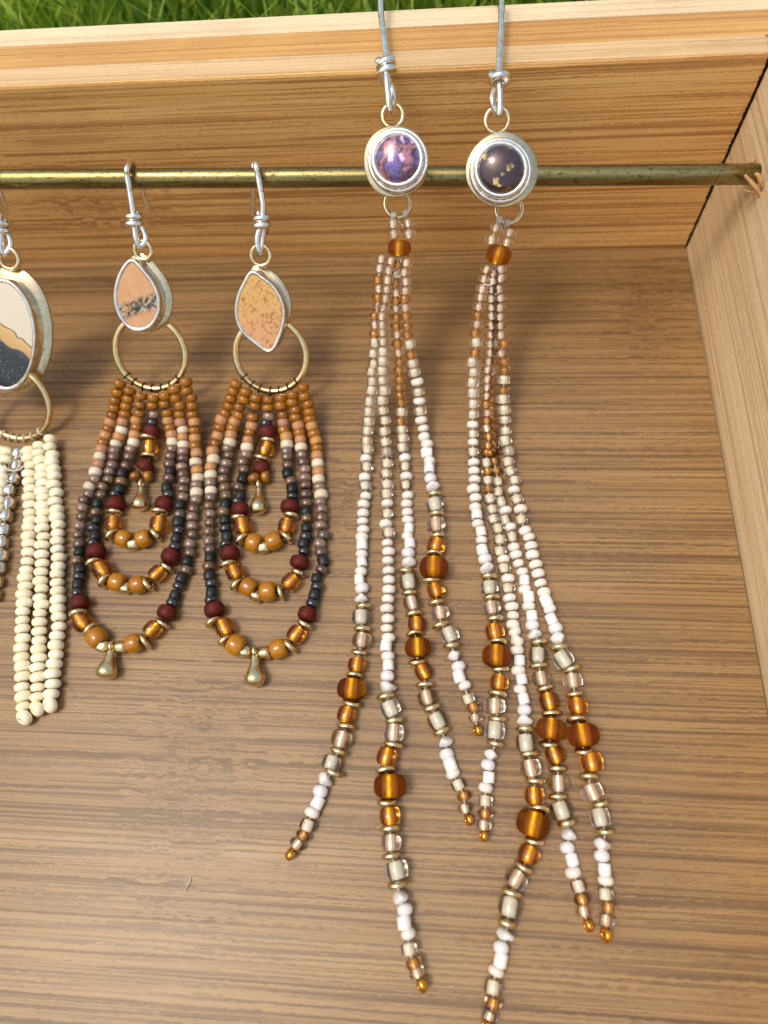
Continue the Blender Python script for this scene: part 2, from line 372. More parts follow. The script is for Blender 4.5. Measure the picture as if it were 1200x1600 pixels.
def stone_oval():
    t = NT('banded_jasper'); v = t.coords((1, 1, 1)); sep = t.new('ShaderNodeSeparateXYZ'); t.link(v, sep.inputs[0])
    wob = t.math('MULTIPLY', t.math('SUBTRACT', t.noise(v, 0.28, 2), 0.5), 3.5)
    d = t.math('ADD', t.math('ADD', t.math('MULTIPLY', sep.outputs[0], 0.72), sep.outputs[1]), wob)
    dj = t.math('ADD', d, t.math('MULTIPLY', t.math('SUBTRACT', t.noise(v, 2.5, 4, 0.7), 0.5), 1.1))
    fac = t.math('ADD', t.math('MULTIPLY', dj, 0.05), 0.5); facs = t.math('ADD', t.math('MULTIPLY', d, 0.05), 0.5)
    base = t.ramp(fac, [(0.36, lin((34, 36, 40))), (0.435, lin((64, 68, 74))), (0.45, lin((196, 156, 96))), (0.60, lin((212, 176, 120)))])
    top = t.ramp(facs, [(0.585, 0), (0.592, 1)])
    base = t.mix(top, base, lin((214, 204, 184)))
    ln = t.ramp(facs, [(0.575, 0), (0.582, 1), (0.592, 1), (0.598, 0)]); base = t.mix(ln, base, lin((96, 62, 40)))
    spk = t.math('MULTIPLY', t.ramp(t.noise(v, 3.0, 2), [(0.66, 0), (0.7, 1)]), t.ramp(facs, [(0.40, 1), (0.44, 0)]))
    base = t.mix(spk, base, lin((150, 150, 150)))
    t.link(base, t.b.inputs['Base Color']); t.set(Roughness=0.22); t.b.inputs['Coat Weight'].default_value = 0.5
    return t.m
def stone_opal(name, seed, cols, bright):
    t = NT(name); v = t.coords((1, 1, 1), (seed, seed * 1.7, 0))
    n1 = t.new('ShaderNodeTexNoise'); n1.inputs['Scale'].default_value = 0.5; n1.inputs['Detail'].default_value = 3; t.link(v, n1.inputs['Vector'])
    ad = t.new('ShaderNodeVectorMath', operation='MULTIPLY_ADD'); t.link(n1.outputs['Color'], ad.inputs[0]); ad.inputs[1].default_value = (2.6, 2.6, 2.6); t.link(v, ad.inputs[2])
    f1 = t.noise(ad.outputs[0], 0.36, 4, 0.6)
    base = t.ramp(f1, [(i / (len(cols) - 1) * 0.5 + 0.25, lin(c)) for i, c in enumerate(cols)])
    vo = t.new('ShaderNodeTexVoronoi'); vo.inputs['Scale'].default_value = 0.6; t.link(ad.outputs[0], vo.inputs['Vector'])
    fl = t.ramp(vo.outputs['Distance'], [(0.30, 1), (0.36, 0)]); pick = t.ramp(t.noise(v, 0.6, 2), [(0.5, 0), (0.6, 1)])
    base = t.mix(t.math('MULTIPLY', fl, pick), base, lin(bright))
    t.link(base, t.b.inputs['Base Color']); t.set(Roughness=0.3, Metallic=0.3)
    t.b.inputs['Coat Weight'].default_value = 1.0; t.b.inputs['Coat Roughness'].default_value = 0.03
    return t.m
M['st_tear'] = stone_teardrop(); M['st_marq'] = stone_marquise(); M['st_oval'] = stone_oval()
M['st_pink'] = stone_opal('violet_fire_glass', 3.3, [(60, 34, 30), (84, 56, 70), (120, 104, 180), (80, 50, 60), (190, 130, 150), (106, 84, 40), (60, 40, 50)], (236, 196, 226))
M['st_dark'] = stone_opal('dark_violet_fire_glass', 9.1, [(52, 30, 24), (44, 32, 34), (70, 48, 62), (56, 36, 32), (122, 78, 44), (44, 32, 34)], (226, 196, 130))

# ------------------------------------------------------------------ lawn behind the tray
def ground_mat():
    t = NT('lawn_soil'); v = t.coords((0.02, 0.02, 0.02)); c = t.ramp(t.noise(v, 1.0, 5), [(0.3, (0.018, 0.03, 0.008)), (0.7, (0.05, 0.09, 0.02))])
    t.link(c, t.b.inputs['Base Color']); t.set(Roughness=0.95); return t.m
def grass_mat():
    t = NT('grass_blades'); v = t.coords((0.04, 0.04, 0.04)); v2 = t.coords((0.35, 0.35, 0.05))
    a = t.ramp(t.noise(v2, 1.0, 2), [(0.3, (0.06, 0.16, 0.015)), (0.48, (0.32, 0.50, 0.035)), (0.68, (0.64, 0.72, 0.09))])
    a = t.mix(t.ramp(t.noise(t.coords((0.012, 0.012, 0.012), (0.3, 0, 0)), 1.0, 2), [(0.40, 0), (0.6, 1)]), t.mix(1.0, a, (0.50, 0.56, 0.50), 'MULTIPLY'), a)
    t.link(a, t.b.inputs['Base Color']); t.set(Roughness=0.45)
    tr = t.new('ShaderNodeBsdfTranslucent'); t.link(a, tr.inputs['Color']); mx = t.new('ShaderNodeMixShader'); mx.inputs[0].default_value = 0.3
    out = t.n['Material Output']; t.link(t.b.outputs[0], mx.inputs[1]); t.link(tr.outputs[0], mx.inputs[2]); t.link(mx.outputs[0], out.inputs['Surface'])
    return t.m
GZ = -9.0
g = link('ground', mesh_from('ground', [(-60000, -60000, GZ), (60000, -60000, GZ), (60000, 60000, GZ), (-60000, 60000, GZ)], [(0, 1, 2, 3)], ground_mat(), False))
g['kind'] = 'structure'
def lawn():
    rnd = random.Random(11); V, Fc = [], []
    def blade(x, y, h, w):
        a = rnd.random() * math.tau; l = rnd.uniform(0.15, 0.9) * h; b = rnd.random() * math.tau
        dx, dy = math.cos(a) * w, math.sin(a) * w; lx, ly = math.cos(b) * l, math.sin(b) * l
        o = len(V)
        V.extend([(x - dx, y - dy, GZ), (x + dx, y + dy, GZ), (x - dx * .8 + lx * .3, y - dy * .8 + ly * .3, GZ + h * .55), (x + dx * .8 + lx * .3, y + dy * .8 + ly * .3, GZ + h * .55), (x + lx, y + ly, GZ + h)])
        Fc.extend([(o, o + 1, o + 3, o + 2), (o + 2, o + 3, o + 4)])
    for i in range(30000):
        x = rnd.uniform(-330, 300); y = rnd.uniform(129, 480)
        blade(x, y, rnd.uniform(14, 42), rnd.uniform(0.5, 1.2))
    for i in range(6000):
        x = rnd.uniform(69, 260); y = rnd.uniform(-90, 135); blade(x, y, rnd.uniform(14, 40), rnd.uniform(0.7, 1.6))
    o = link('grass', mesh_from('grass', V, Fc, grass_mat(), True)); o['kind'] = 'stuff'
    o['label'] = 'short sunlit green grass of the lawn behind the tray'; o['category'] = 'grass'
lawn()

# ------------------------------------------------------------------ bamboo tray
XR, YT, ZT = 50.27, 108.64, 39.05          # inner faces and height of the frame
XL, YB = -128.0, -86.0
TH = 15.4                                   # thickness of the frame boards
tray = thing('bamboo_tray', 'shallow bamboo tray with a brass rod across it, lying open on the lawn', 'tray', (0, YT, 0))
TO = np.array([0, YT, 0.0])
def loc(v): return [np.asarray(p, float) - TO for p in v]
def tpart(name, vf, mat, parent=tray, label=None, smooth=False):
    return link(name, mesh_from(name, loc(vf[0]), vf[1], mat, smooth), parent, label=label)
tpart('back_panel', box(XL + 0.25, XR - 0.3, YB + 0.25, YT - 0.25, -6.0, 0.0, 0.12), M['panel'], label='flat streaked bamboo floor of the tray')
bed = tpart('base_board', box(XL - TH, XR + TH, YB - TH, YT + TH, -8.8, -6.05, 0.3), M['wall_in'])
# far wall: three laminated layers, the pale ones outside
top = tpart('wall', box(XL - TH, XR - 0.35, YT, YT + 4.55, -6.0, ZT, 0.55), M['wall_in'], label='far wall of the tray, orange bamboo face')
def layer(y0, y1, dz, mat): return tpart('layer', box(XL - TH, XR + TH, y0, y1, -6.0, ZT + dz, 0.15), mat, top)
tpart('layer', box(XL - TH, XR - 0.35, YT + 0.35, YT + 4.6, ZT - 0.9, ZT + 0.06, 0.12), M['rim_inner'], top)
layer(YT + 4.62, YT + 10.75, 0.02, M['rim_mid'])
layer(YT + 10.78, YT + TH, 0.05, M['rim_pale'])
right = tpart('wall', box(XR, XR + TH, YB - TH, YT + 4.58, -6.0, ZT, 0.5), M['wall_right'], label='pale right wall of the tray with splintered rod hole')
tpart('wall', box(XL - TH, XL, YB, YT - 0.02, -6.0, ZT, 0.5), M['wall_right'])
tpart('wall', box(XL - TH, XR - 0.02, YB - TH, YB - 0.02, -6.0, ZT, 0.5), M['wall_in'])
# burnt ragged seam where the two walls meet
def seam():
    rnd = random.Random(4); V, Fc = [], []; n = 110
    for i in range(n + 1):
        z = 0.1 + (ZT - 0.3) * i / n
        a = 0.30 + 0.28 * rnd.random() ** 2; b = 0.06 + 0.45 * rnd.random() ** 4
        V += [(XR - a, YT - 0.05 - 0.1 * rnd.random(), z), (XR - 0.12, YT - 0.25 - 0.25 * rnd.random(), z), (XR - 0.03, YT - b, z), (XR - 0.1, YT + 0.6, z), (XR - a, YT + 0.6, z)]
    for i in range(n):
        for k in range(5): Fc.append((i * 5 + k, i * 5 + (k + 1) % 5, i * 5 + 5 + (k + 1) % 5, i * 5 + 5 + k))
    return V, Fc
tpart('burnt_seam', seam(), M['char'], right)
# brass rod
RA = np.array([-132.0, 95.7, 33.0]); RB = np.array([XR + 1.2, 95.7, 28.1])
def rod_axis(x): return RA + (RB - RA) * ((x - RA[0]) / (RB[0] - RA[0]))
ROD_R = 1.58
rp = [RA + (RB - RA) * t for t in np.linspace(0, 1, 30)]
tpart('rod', tube(rp, ROD_R, 28), M['rod'], tray, 'tarnished brass rod running between the side walls', True)
# splinters round the rod hole
def sliver(pts, w, th=0.22):
    P = catmull(pts, 5); return tube(P, [w * (0.55 + 0.45 * math.sin(math.pi * min(1, (i + 1) / (len(P)) * 0.9 + 0.1))) for i in range(len(P))], 5)
for q in ([(1189, 307, -0.2), (1182, 295, 0.9), (1172, 283, 2.2), (1164, 274, 3.2)], [(1193, 296, -0.2), (1189, 284, 0.7), (1184, 273, 1.4), (1179, 273, 1.8)],
          [(1180, 303, 0.0), (1170, 299, 1.2), (1157, 296, 2.0)], [(1186, 256, 0.0), (1180, 249, 0.6), (1176, 252, 1.1), (1170, 255, 1.5)], [(1181, 246, 0.0), (1177, 252, 0.9), (1163, 256, 1.6)]):
    pts = []
    for px, py, inn in q:
        r = ray(px, py); X = XR - inn; t = (X - CAM[0]) / r[0]; pts.append(CAM + r * t)
    tpart('splinter', sliver(pts, 0.4 if q[0][0] in (1189, 1193) else 0.13), M['splinter'], right, smooth=True)

# ------------------------------------------------------------------ beads: one mesh per kind, shared by all its copies
def round_profile(R, L, hole, n=9, p=2.4):
    """outer side of a bead, from hole edge to hole edge"""
    out = []
    for i in range(n + 1):
        a = -math.pi / 2 + math.pi * i / n
        c, s_ = math.cos(a), math.sin(a)
        x = hole + (R - hole) * abs(c) ** (2 / p); z = (L / 2) * (1 if s_ > 0 else -1) * abs(s_) ** (2 / p)
        out.append((x, z))
    return out
def donut(R, L, hole, mat, seg=16, p=2.4):
    pr = round_profile(R, L, hole, 9, p); pr = pr + [(hole * 0.97, L * 0.3), (hole * 0.97, -L * 0.3)]
    v, f = lathe(pr, seg, True); return mesh_from('bead', v, f, mat)
def lined(R, L, core, shell, coremat, p=2.6, seg=20):
    """clear bead with a coloured lining in its hole"""
    pr = [(0.001, -L / 2)] + round_profile(R, L, core * 1.05, 10, p) + [(0.001, L / 2)]
    v1, f1 = lathe(pr, seg); cr = [(0.001, -L * .45), (core * .8, -L * .45), (core, -L * .36), (core, L * .36), (core * .8, L * .45), (0.001, L * .45)]
    v2, f2 = lathe(cr, 14); V, Fc = merge((v1, f1), (v2, f2))
    return mesh_from('bead', V, Fc, [shell, coremat], True, [0] * len(f1) + [1] * len(f2))
def cyl(R, L, hole, mat, seg=14, bev=0.16):
    pr = [(hole, -L / 2 + .02), (R - bev, -L / 2), (R, -L / 2 + bev), (R, L / 2 - bev), (R - bev, L / 2), (hole, L / 2 - .02), (hole * .95, 0)]
    v, f = lathe(pr, seg, True); return mesh_from('bead', v, f, mat)
def nugget(sx, sy, sz, mat, seed, facet=True):
    rnd = random.Random(seed); V, Fc = [], []
    import bmesh
    bm = bmesh.new(); bmesh.ops.create_cube(bm, size=2.0)
    bmesh.ops.bevel(bm, geom=bm.edges[:], offset=0.62, segments=2, profile=0.5, affect='EDGES')
    for v in bm.verts:
        k = 1 + 0.10 * (rnd.random() - 0.5)
        v.co = Vector((v.co.x * sx * k, v.co.y * sy * k, v.co.z * sz * k))
    bm.verts.index_update()
    vs = [tuple(v.co) for v in bm.verts]; fs = [tuple(v.index for v in f.verts) for f in bm.faces]; bm.free()
    return mesh_from('bead', vs, fs, mat, True)
def chip_mesh(seed):
    import bmesh
    rnd = random.Random(seed); bm = bmesh.new(); bmesh.ops.create_icosphere(bm, subdivisions=2, radius=1.0)
    dirs = [Vector((rnd.gauss(0, 1), rnd.gauss(0, 1), rnd.gauss(0, 1))).normalized() for _ in range(9)]; cut = [rnd.uniform(0.62, 0.9) for _ in dirs]
    for v in bm.verts:
        c = v.co.copy()
        for d, k in zip(dirs, cut):
            e = c.dot(d) - k
            if e > 0: c -= d * e
        v.co = Vector((c.x * 1.75, c.y * 1.35, c.z * 0.95))
    vs = [tuple(v.co) for v in bm.verts]; fs = [tuple(v.index for v in f.verts) for f in bm.faces]; bm.free()
    return mesh_from('bead', vs, fs, M['chip'], True)
BEADS = {   # code: (name, meshes, radius)
    'o': ('seed_bead', [donut(1.17, 1.58, 0.34, M['caramel'], p=2.7), donut(1.20, 1.54, 0.34, M['caramel'], p=2.5)], 1.12),
    'p': ('seed_bead', [donut(1.17, 1.58, 0.36, M['peach'], p=3.6), donut(1.14, 1.62, 0.36, M['peach'], p=3.2)], 1.12),
    'k': ('seed_bead', [donut(1.20, 1.64, 0.36, M['bone'], p=3.4), donut(1.17, 1.58, 0.36, M['bone'], p=3.0)], 1.14),
    'm': ('seed_bead', [donut(1.12, 1.54, 0.34, M['mauve'], p=2.8)], 1.08),
    'b': ('seed_bead', [donut(1.12, 1.54, 0.34, M['bronze'], p=2.8)], 1.08),
    'h': ('seed_bead', [donut(1.10, 1.46, 0.34, M['hematite'], p=2.5)], 1.06),
    'c': ('cylinder_bead', [cyl(0.97, 1.62, 0.36, M['slate'])], 0.93),
    'M': ('large_seed_bead', [lined(1.72, 2.30, 0.52, M['maroon_shell'], M['maroon_core'], 3.0)], 1.7),
    'A': ('glass_bead', [lined(1.58, 2.75, 0.62, M['amber_shell'], M['amber_core'], 3.0)], 1.58),
    'Y': ('large_seed_bead', [donut(1.66, 2.75, 0.45, M['mustard'], 18, 3.0)], 1.66),
    'g': ('spacer_disc', [donut(1.50, 0.98, 0.55, M['gold_bead'], 22, 2.6)], 1.5),
    'n': ('nugget_bead', [nugget(0.98, 0.98, 1.1, M['gold_bead'], s_) for s_ in (1, 2, 3)], 0.95),
    's': ('nugget_bead', [nugget(1.12, 1.12, 1.18, M['silver_bead'], s_) for s_ in (4, 5, 6)], 1.1),
    'C': ('seed_bead', [donut(1.32, 1.62, 0.34, M['cream_seed'], 18, 2.2), donut(1.26, 1.56, 0.34, M['cream_seed'], 18, 2.1)], 1.3),
    't': ('seed_bead', [lined(1.16, 1.30, 0.44, M['clear_shell'], M['copper_core'], 2.0)], 1.06),
    'u': ('seed_bead', [lined(1.16, 1.28, 0.44, M['bronze_shell'], M['honey_core'], 2.0)], 1.06),
    'v': ('seed_bead', [lined(1.15, 1.52, 0.53, M['clear_shell'], M['cream_core'], 3.0)], 1.14),
    'w': ('seed_bead', [donut(1.14, 1.46, 0.30, M['pearl'], 18, 2.3), donut(1.11, 1.40, 0.30, M['pearl'], 18, 2.2)], 1.13),
    'x': ('cylinder_bead', [cyl(0.93, 1.72, 0.30, M['satin'])], 0.93),
    'z': ('seed_bead', [donut(1.16, 1.72, 0.26, M['opal'], 18, 2.2)], 1.15),
    'q': ('stone_chip', [chip_mesh(s_) for s_ in range(21, 27)], 1.3),
    'G': ('glass_bead', [lined(1.55, 2.45, 0.66, M['smoke_shell'], M['sage_core'], 2.8)], 1.55),
    'T': ('glass_bead', [lined(1.58, 2.40, 0.56, M['clear_shell'], M['copper_core'], 2.6)], 1.58),
    'B': ('glass_bead', [lined(1.56, 2.50, 0.58, M['amber_shell'], M['amber_core'], 2.7)], 1.56),
    'F': ('large_glass_bead', [lined(2.38, 3.35, 0.80, M['famber_shell'], M['amber_core'], 2.5, 24)], 2.38),
    'f': ('large_glass_bead', [lined(2.12, 2.85, 0.74, M['famber_shell'], M['amber_core'], 2.5, 24)], 2.12),
    'e': ('end_bead', [donut(0.95, 1.15, 0.28, M['gold_bright'], 10, 2.6)], 0.95),
}
BEADS['E'] = BEADS['C']
rb = random.Random(99)
def strand(root, L0, spec, thread_mat, lift=0.0, name='strand', **kw):
    """spec: list of (code, px, py[, extra lift]); the thread is the part, the beads are its pieces"""
    P = []
    for it in spec:
        c, px, py = it[:3]; ex = it[3] if len(it) > 3 else 0.0
        P.append(drape(px, py, lift + ex, BEADS[c][2] * 0.97, **kw))
    n = len(P); tv, tf = tube(catmull([p - L0 for p in P], 2), 0.14, 5)
    so = link(name, mesh_from(name, tv, tf, thread_mat), root)
    for i, it in enumerate(spec):
        c = it[0]; nm, meshes, R = BEADS[c]
        d = P[min(i + 1, n - 1)] - P[max(i - 1, 0)]
        d = Vector(d).normalized()
        if c in 'eE':     # last bead of a string turns its hole towards the viewer
            side = d.cross(Vector((0, 0, 1))).normalized()
            d = (side * 0.55 + Vector((0, -0.35, 0.75)) + d * 0.25).normalized() if c == 'E' else (side * 0.9 + Vector((0, 0, 0.4))).normalized()
        j = 0.05 if c not in 'gcx' else 0.07
        d = (d + Vector((rb.gauss(0, j), rb.gauss(0, j), rb.gauss(0, j)))).normalized()
        q = d.to_track_quat('Z', 'X')
        o = bpy.data.objects.new(nm, rb.choice(meshes)); COL.objects.link(o); o.parent = so
        spin = rb.random() * math.tau
        if c == 'q':
            spin = rb.uniform(-0.5, 0.5)
        o.rotation_mode = 'QUATERNION'; o.rotation_quaternion = q @ Euler((0, 0, spin)).to_quaternion()
        k = rb.uniform(0.93, 1.06); o.scale = (k, k * rb.uniform(0.96, 1.04), k * rb.uniform(0.93, 1.06))
        o.location = Vector((P[i] - L0) * S)
    return so
def chain(codes_pts): return codes_pts
def crop(x0, y0, sc, txt):
    """'o 437 97 o 420 167 ...' measured in an enlargement -> photo positions"""
    w = txt.split(); out = []
    for i in range(0, len(w), 3): out.append((w[i], x0 + float(w[i + 1]) / sc, y0 + float(w[i + 2]) / sc))
    return out

# ------------------------------------------------------------------ metalwork
NT_ = np.array([0.0, -0.72, 0.69]); NT_ = NT_ / np.linalg.norm(NT_)
def frame(n):
    n = n / np.linalg.norm(n); u = np.cross(np.array([0, 1.0, 0]), n); u /= np.linalg.norm(u); return u, np.cross(n, u), n
def piece(root, L0, name, vf, mat, smooth=True, label=None):
    return link(name, mesh_from(name, [np.asarray(p) - L0 for p in vf[0]], vf[1], mat, smooth), root, label=label)
def ring_pts(c, r, n, a0=0.0, a1=math.tau, k=48, ell=1.0):
    u, v, w = frame(n); return [c + u * (r * math.cos(a)) + v * (r * ell * math.sin(a)) for a in np.linspace(a0, a1, k, endpoint=abs(a1 - a0) < math.tau - 1e-6)]
def resample(outline, n=72, per=8):
    P = catmull([np.array(p) for p in outline], per, True); L = [0.0]
    for a, b in zip(P, P[1:] + P[:1]): L.append(L[-1] + np.linalg.norm(b - a))
    out = []; j = 0
    for i in range(n):
        s_ = L[-1] * i / n
        while L[j + 1] < s_: j += 1
        t = (s_ - L[j]) / (L[j + 1] - L[j] + 1e-9); out.append(P[j] * (1 - t) + P[(j + 1) % len(P)] * t)
    return out
def offset(o2, d, smooth=2):
    n = len(o2); area = sum(o2[i][0] * o2[(i + 1) % n][1] - o2[(i + 1) % n][0] * o2[i][1] for i in range(n)); sg = 1 if area > 0 else -1
    nn = []
    for i in range(n):
        t = o2[(i + 1) % n] - o2[i - 1]; t = t / (np.linalg.norm(t) + 1e-9); nn.append(np.array([t[1], -t[0]]) * sg)
    for _ in range(smooth): nn = [(nn[i - 1] + nn[i] * 2 + nn[(i + 1) % n]) / 4 for i in range(n)]
    return [o2[i] + nn[i] / (np.linalg.norm(nn[i]) + 1e-9) * d for i in range(n)]
def loops_mesh(loops, cap0=False, cap1=False):
    V, Fc = [], []; n = len(loops[0])
    for lp in loops: V += lp
    for a in range(len(loops) - 1):
        for i in range(n): Fc.append((a * n + i, a * n + (i + 1) % n, (a + 1) * n + (i + 1) % n, (a + 1) * n + i))
    if cap0: Fc.append(tuple(range(n))[::-1])
    if cap1: Fc.append(tuple((len(loops) - 1) * n + i for i in range(n)))
    return V, Fc
def setting(root, L0, outline_px, cpx, z0, n, stone_mat, dome=0.25, depth_=2.6, plate=1.3, lip=0.45, step=0.0, plate_shift=(0, 0), wob=0.0, seed=1, label=None, plate_mat='silver_plate'):
    """stone in a bezel on a backplate; its own frame: x right, y up along the pendant, z out"""
    c0 = at(cpx[0], cpx[1], z0); u, v, w = frame(n)
    o2 = []
    for px, py in outline_px:
        p = on_plane(px, py, c0, w) - c0; o2.append((np.dot(p, u), np.dot(p, v)))
    o2 = resample(o2); area = sum(o2[i][0] * o2[(i + 1) % 72][1] - o2[(i + 1) % 72][0] * o2[i][1] for i in range(72))
    if area < 0: o2 = o2[::-1]
    rnd = random.Random(seed)
    mat4 = Matrix(((u[0], v[0], w[0], (c0 - L0)[0] * S), (u[1], v[1], w[1], (c0 - L0)[1] * S), (u[2], v[2], w[2], (c0 - L0)[2] * S), (0, 0, 0, 1)))
    def put(name, vf, mat, smooth=True, lab=None):
        o = link(name, mesh_from(name, vf[0], vf[1], mat, smooth), root, label=lab); o.matrix_basis = mat4; return o
    def lp(off, h, sc=1.0, sh=(0, 0), wb=0.0):
        q = offset(o2, off) if off else o2
        return [(p[0] * sc + sh[0] + wb * math.sin(3.1 * i / 72 * 6.28 + seed) * 0.5, p[1] * sc + sh[1] + wb * math.cos(2.0 * i / 72 * 6.28 + seed * 2) * 0.5, h) for i, p in enumerate(q)]
    # stone
    loops = [lp(-0.05, -depth_ * 0.8)] + [lp(-0.05, 0.0)]
    for s_ in (0.97, 0.9, 0.78, 0.6, 0.4, 0.2, 0.05):
        loops.append([(p[0] * s_, p[1] * s_, dome * math.sqrt(max(0, 1 - s_ * s_))) for p in o2])
    put('stone', loops_mesh(loops, True, True), stone_mat, lab=label)
    # bezel wall with a rolled lip
    bz = [lp(lip * 1.05, -depth_), lp(lip, -depth_ * .5), lp(lip * 0.95, -0.05), lp(lip * 0.8, 0.22), lp(lip * 0.4, 0.34), lp(0.0, 0.26), lp(-0.18, 0.08), lp(-0.2, -0.3)]
    bo = put('bezel', loops_mesh(bz), M['silver'])
    if step:
        st = [lp(lip + 0.02, -depth_ + 0.0), lp(lip + 0.02, -depth_ * .5 + .35), lp(lip + step * .45, -depth_ * .5 + .5), lp(lip + step * .9, -depth_ * .5 + .2), lp(lip + step, -depth_ * .5 - .4), lp(lip + step, -depth_)]
        sv, sf = loops_mesh(st); so = put('bezel_rim', (sv, sf), M['silver'])
    sh = plate_shift
    pl = [lp(-1.0, -depth_ - 0.65, 1, sh, wob), lp(plate - 0.1, -depth_ - 0.62, 1, sh, wob), lp(plate, -depth_ - 0.45, 1, sh, wob), lp(plate, -depth_ - 0.12, 1, sh, wob), lp(plate - 0.14, -depth_ + 0.02, 1, sh, wob), lp(-1.0, -depth_ + 0.05, 1, sh, wob)]
    put('backplate', loops_mesh(pl, True, True), M[plate_mat])
    return c0, (u, v, w)
def wire(root, L0, pts, r=0.5, name='ear_wire', mat='silver', per=8, flat=None):
    return piece(root, L0, name, tube(catmull(pts, per), r, 12), M[mat])
def coil(c, axis, R, pitch, turns, k=16, a0=0.0):
    axis = axis / np.linalg.norm(axis); u = np.cross(axis, np.array([0.3, 0.2, 1.0])); u /= np.linalg.norm(u); v = np.cross(axis, u); out = []
    m = int(k * turns)
    for i in range(m + 1):
        a = a0 + math.tau * i / k; out.append(c + axis * (pitch * (i / k - turns / 2)) + u * R * math.cos(a) + v * R * math.sin(a))
    return out
def teardrop(root, L0, top, bottom, lift=0.2, big=1.75, **kw):
    a = drape(top[0], top[1], lift, 1.0, **kw); b = drape(bottom[0], bottom[1], lift, 1.0, **kw)
    d = Vector(b - a); L = d.length; d.normalize()
    pr = [(0.001, 0.0), (0.42, 0.02), (0.52, 0.25), (big * .38, L * .2), (big * .58, L * .40), (big * .84, L * .57), (big, L * .72), (big * .97, L * .83), (big * .76, L * .93), (big * .4, L * .985), (0.001, L)]
    pp = catmull([(p[0], 0, p[1]) for p in pr], 3); v, f = lathe([(max(p[0], 0.001), p[2]) for p in pp], 20)
    tor = tube([np.array([0.72 * math.cos(t), 0.0, 0.72 * math.sin(t) - 0.45]) for t in np.linspace(0, math.tau, 20, endpoint=False)], 0.36, 8, True)
    V, Fc = merge((v, f), tor)
    o = link('drop_charm', mesh_from('drop_charm', V, Fc, M['gold_bead']), root); o.rotation_mode = 'QUATERNION'
    o.rotation_quaternion = d.to_track_quat('Z', 'X'); o.location = Vector((a - L0) * S)

def hoop_and_wraps(root, L0, cpx, rpx, z0, n, wire_r, wraps, thread):
    c = at(cpx[0], cpx[1], z0); r = mm(rpx, c); u, v, w = frame(n)
    h = piece(root, L0, 'hoop', tube(ring_pts(c, r, n), wire_r, 14, True), M['gold'])
    for px, py in wraps:
        p = on_plane(px, py, c, w) - c; a = math.atan2(np.dot(p, v), np.dot(p, u))
        q = c + (u * math.cos(a) + v * math.sin(a)) * r; rad = u * math.cos(a) + v * math.sin(a)
        pts = [q + rad * ((wire_r + 0.12) * math.cos(t)) + w * ((wire_r + 0.12) * math.sin(t)) for t in np.linspace(0, math.tau, 14, endpoint=False)]
        piece(h, L0, 'thread_wrap', tube(pts, 0.17, 6, True), M[thread])
    return c, r

def zprof(Y): return drop(Y)
# ---- the two caramel fringe earrings and the cream one: hook over the rod, loop, pendant, hoop
def hook_over_rod(root, L0, front, knot, loop_left, loop_bot, loop_right, tail, apex):
    """front: wire from apex to knot, tail: behind the rod"""
    pts = []
    ax = rod_axis(at(apex[0], apex[1], 31)[0])
    for px, py, z in tail: pts.append(at(px, py, z))
    ap = at(apex[0], apex[1], ax[2] + ROD_R + 0.1); pts.append(ap)
    for px, py in front: pts.append(drape(px, py, 1.2))
    kc = drape(knot[0], knot[1], 1.0); pts.append(kc)
    pts.append(drape(loop_left[0], loop_left[1], 1.3)); pts.append(drape(loop_bot[0], loop_bot[1], 1.0)); pts.append(drape(loop_right[0], loop_right[1], 0.2)); pts.append(drape(knot[0] + 4, knot[1] - 4, 0.0))
    w = wire(root, L0, pts, 0.52)
    axis = pts[-5] - pts[-6] if len(pts) > 6 else np.array([0, -1, -1.0])
    axis = drape(knot[0], knot[1] + 12, 1) - drape(knot[0], knot[1] - 12, 1)
    piece(w, L0, 'wire_wrap', tube(catmull(coil(kc + np.array([0, 0, -0.3]), axis, 1.12, 1.12, 2.3, 14, 0.8), 2), 0.56, 10), M['silver'])
    return w

def small_ring(root, L0, cpx, rpx, wire_r, lift=0.3, name='jump_ring', n=NT_, z=None, mat='pale_gold'):
    c = drape(cpx[0], cpx[1], lift) if z is None else at(cpx[0], cpx[1], z); r = mm(rpx, c)
    return piece(root, L0, name, tube(ring_pts(c, r, n, 0, math.tau, 30), wire_r, 10, True, wob=0.1), M[mat])

EARRING_GROUP = 'beaded earrings hung in the tray'
# ================================================================== teardrop-stone fringe earring
L1 = at(203, 255, 31)
e1 = thing('fringe_earring', 'caramel fringe earring with a teardrop peach stone crossed by black veins', 'earring', L1)
hook_over_rod(e1, L1, [(199, 262.5), (198.8, 274), (202.6, 296), (207, 324)], (209, 342), (212.5, 371), (219, 385), (228, 371), [(232.4, 325.5, 20), (226, 309, 24), (220, 290, 28.0), (210, 262, 31.0)], (203.7, 251))
small_ring(e1, L1, (223.5, 391), 13.5, 0.38)
tear = [(205, 409), (214, 414), (225, 427), (238, 445), (246, 468), (244.5, 490), (234, 507), (217.5, 513.5), (201, 508), (188, 490), (182, 467), (185, 442), (194, 421)]
c1, _ = setting(e1, L1, tear, (217, 470), 19.5, NT_, M['st_tear'], 0.12, 2.5, 1.25, 0.58, plate_shift=(0.5, 0.25), wob=0.1, seed=2, label='peach teardrop stone with black veins')
h1c, h1r = hoop_and_wraps(e1, L1, (235, 552), 56, 9.6, NT_, 0.66, [(196, 589), (208, 599), (224, 605), (238, 606), (252.6, 604), (265, 597.6), (277, 588)], 'thread_dark')
A = lambda t: crop(100, 580, 5, t)
B_ = lambda t: crop(100, 780, 5, t)
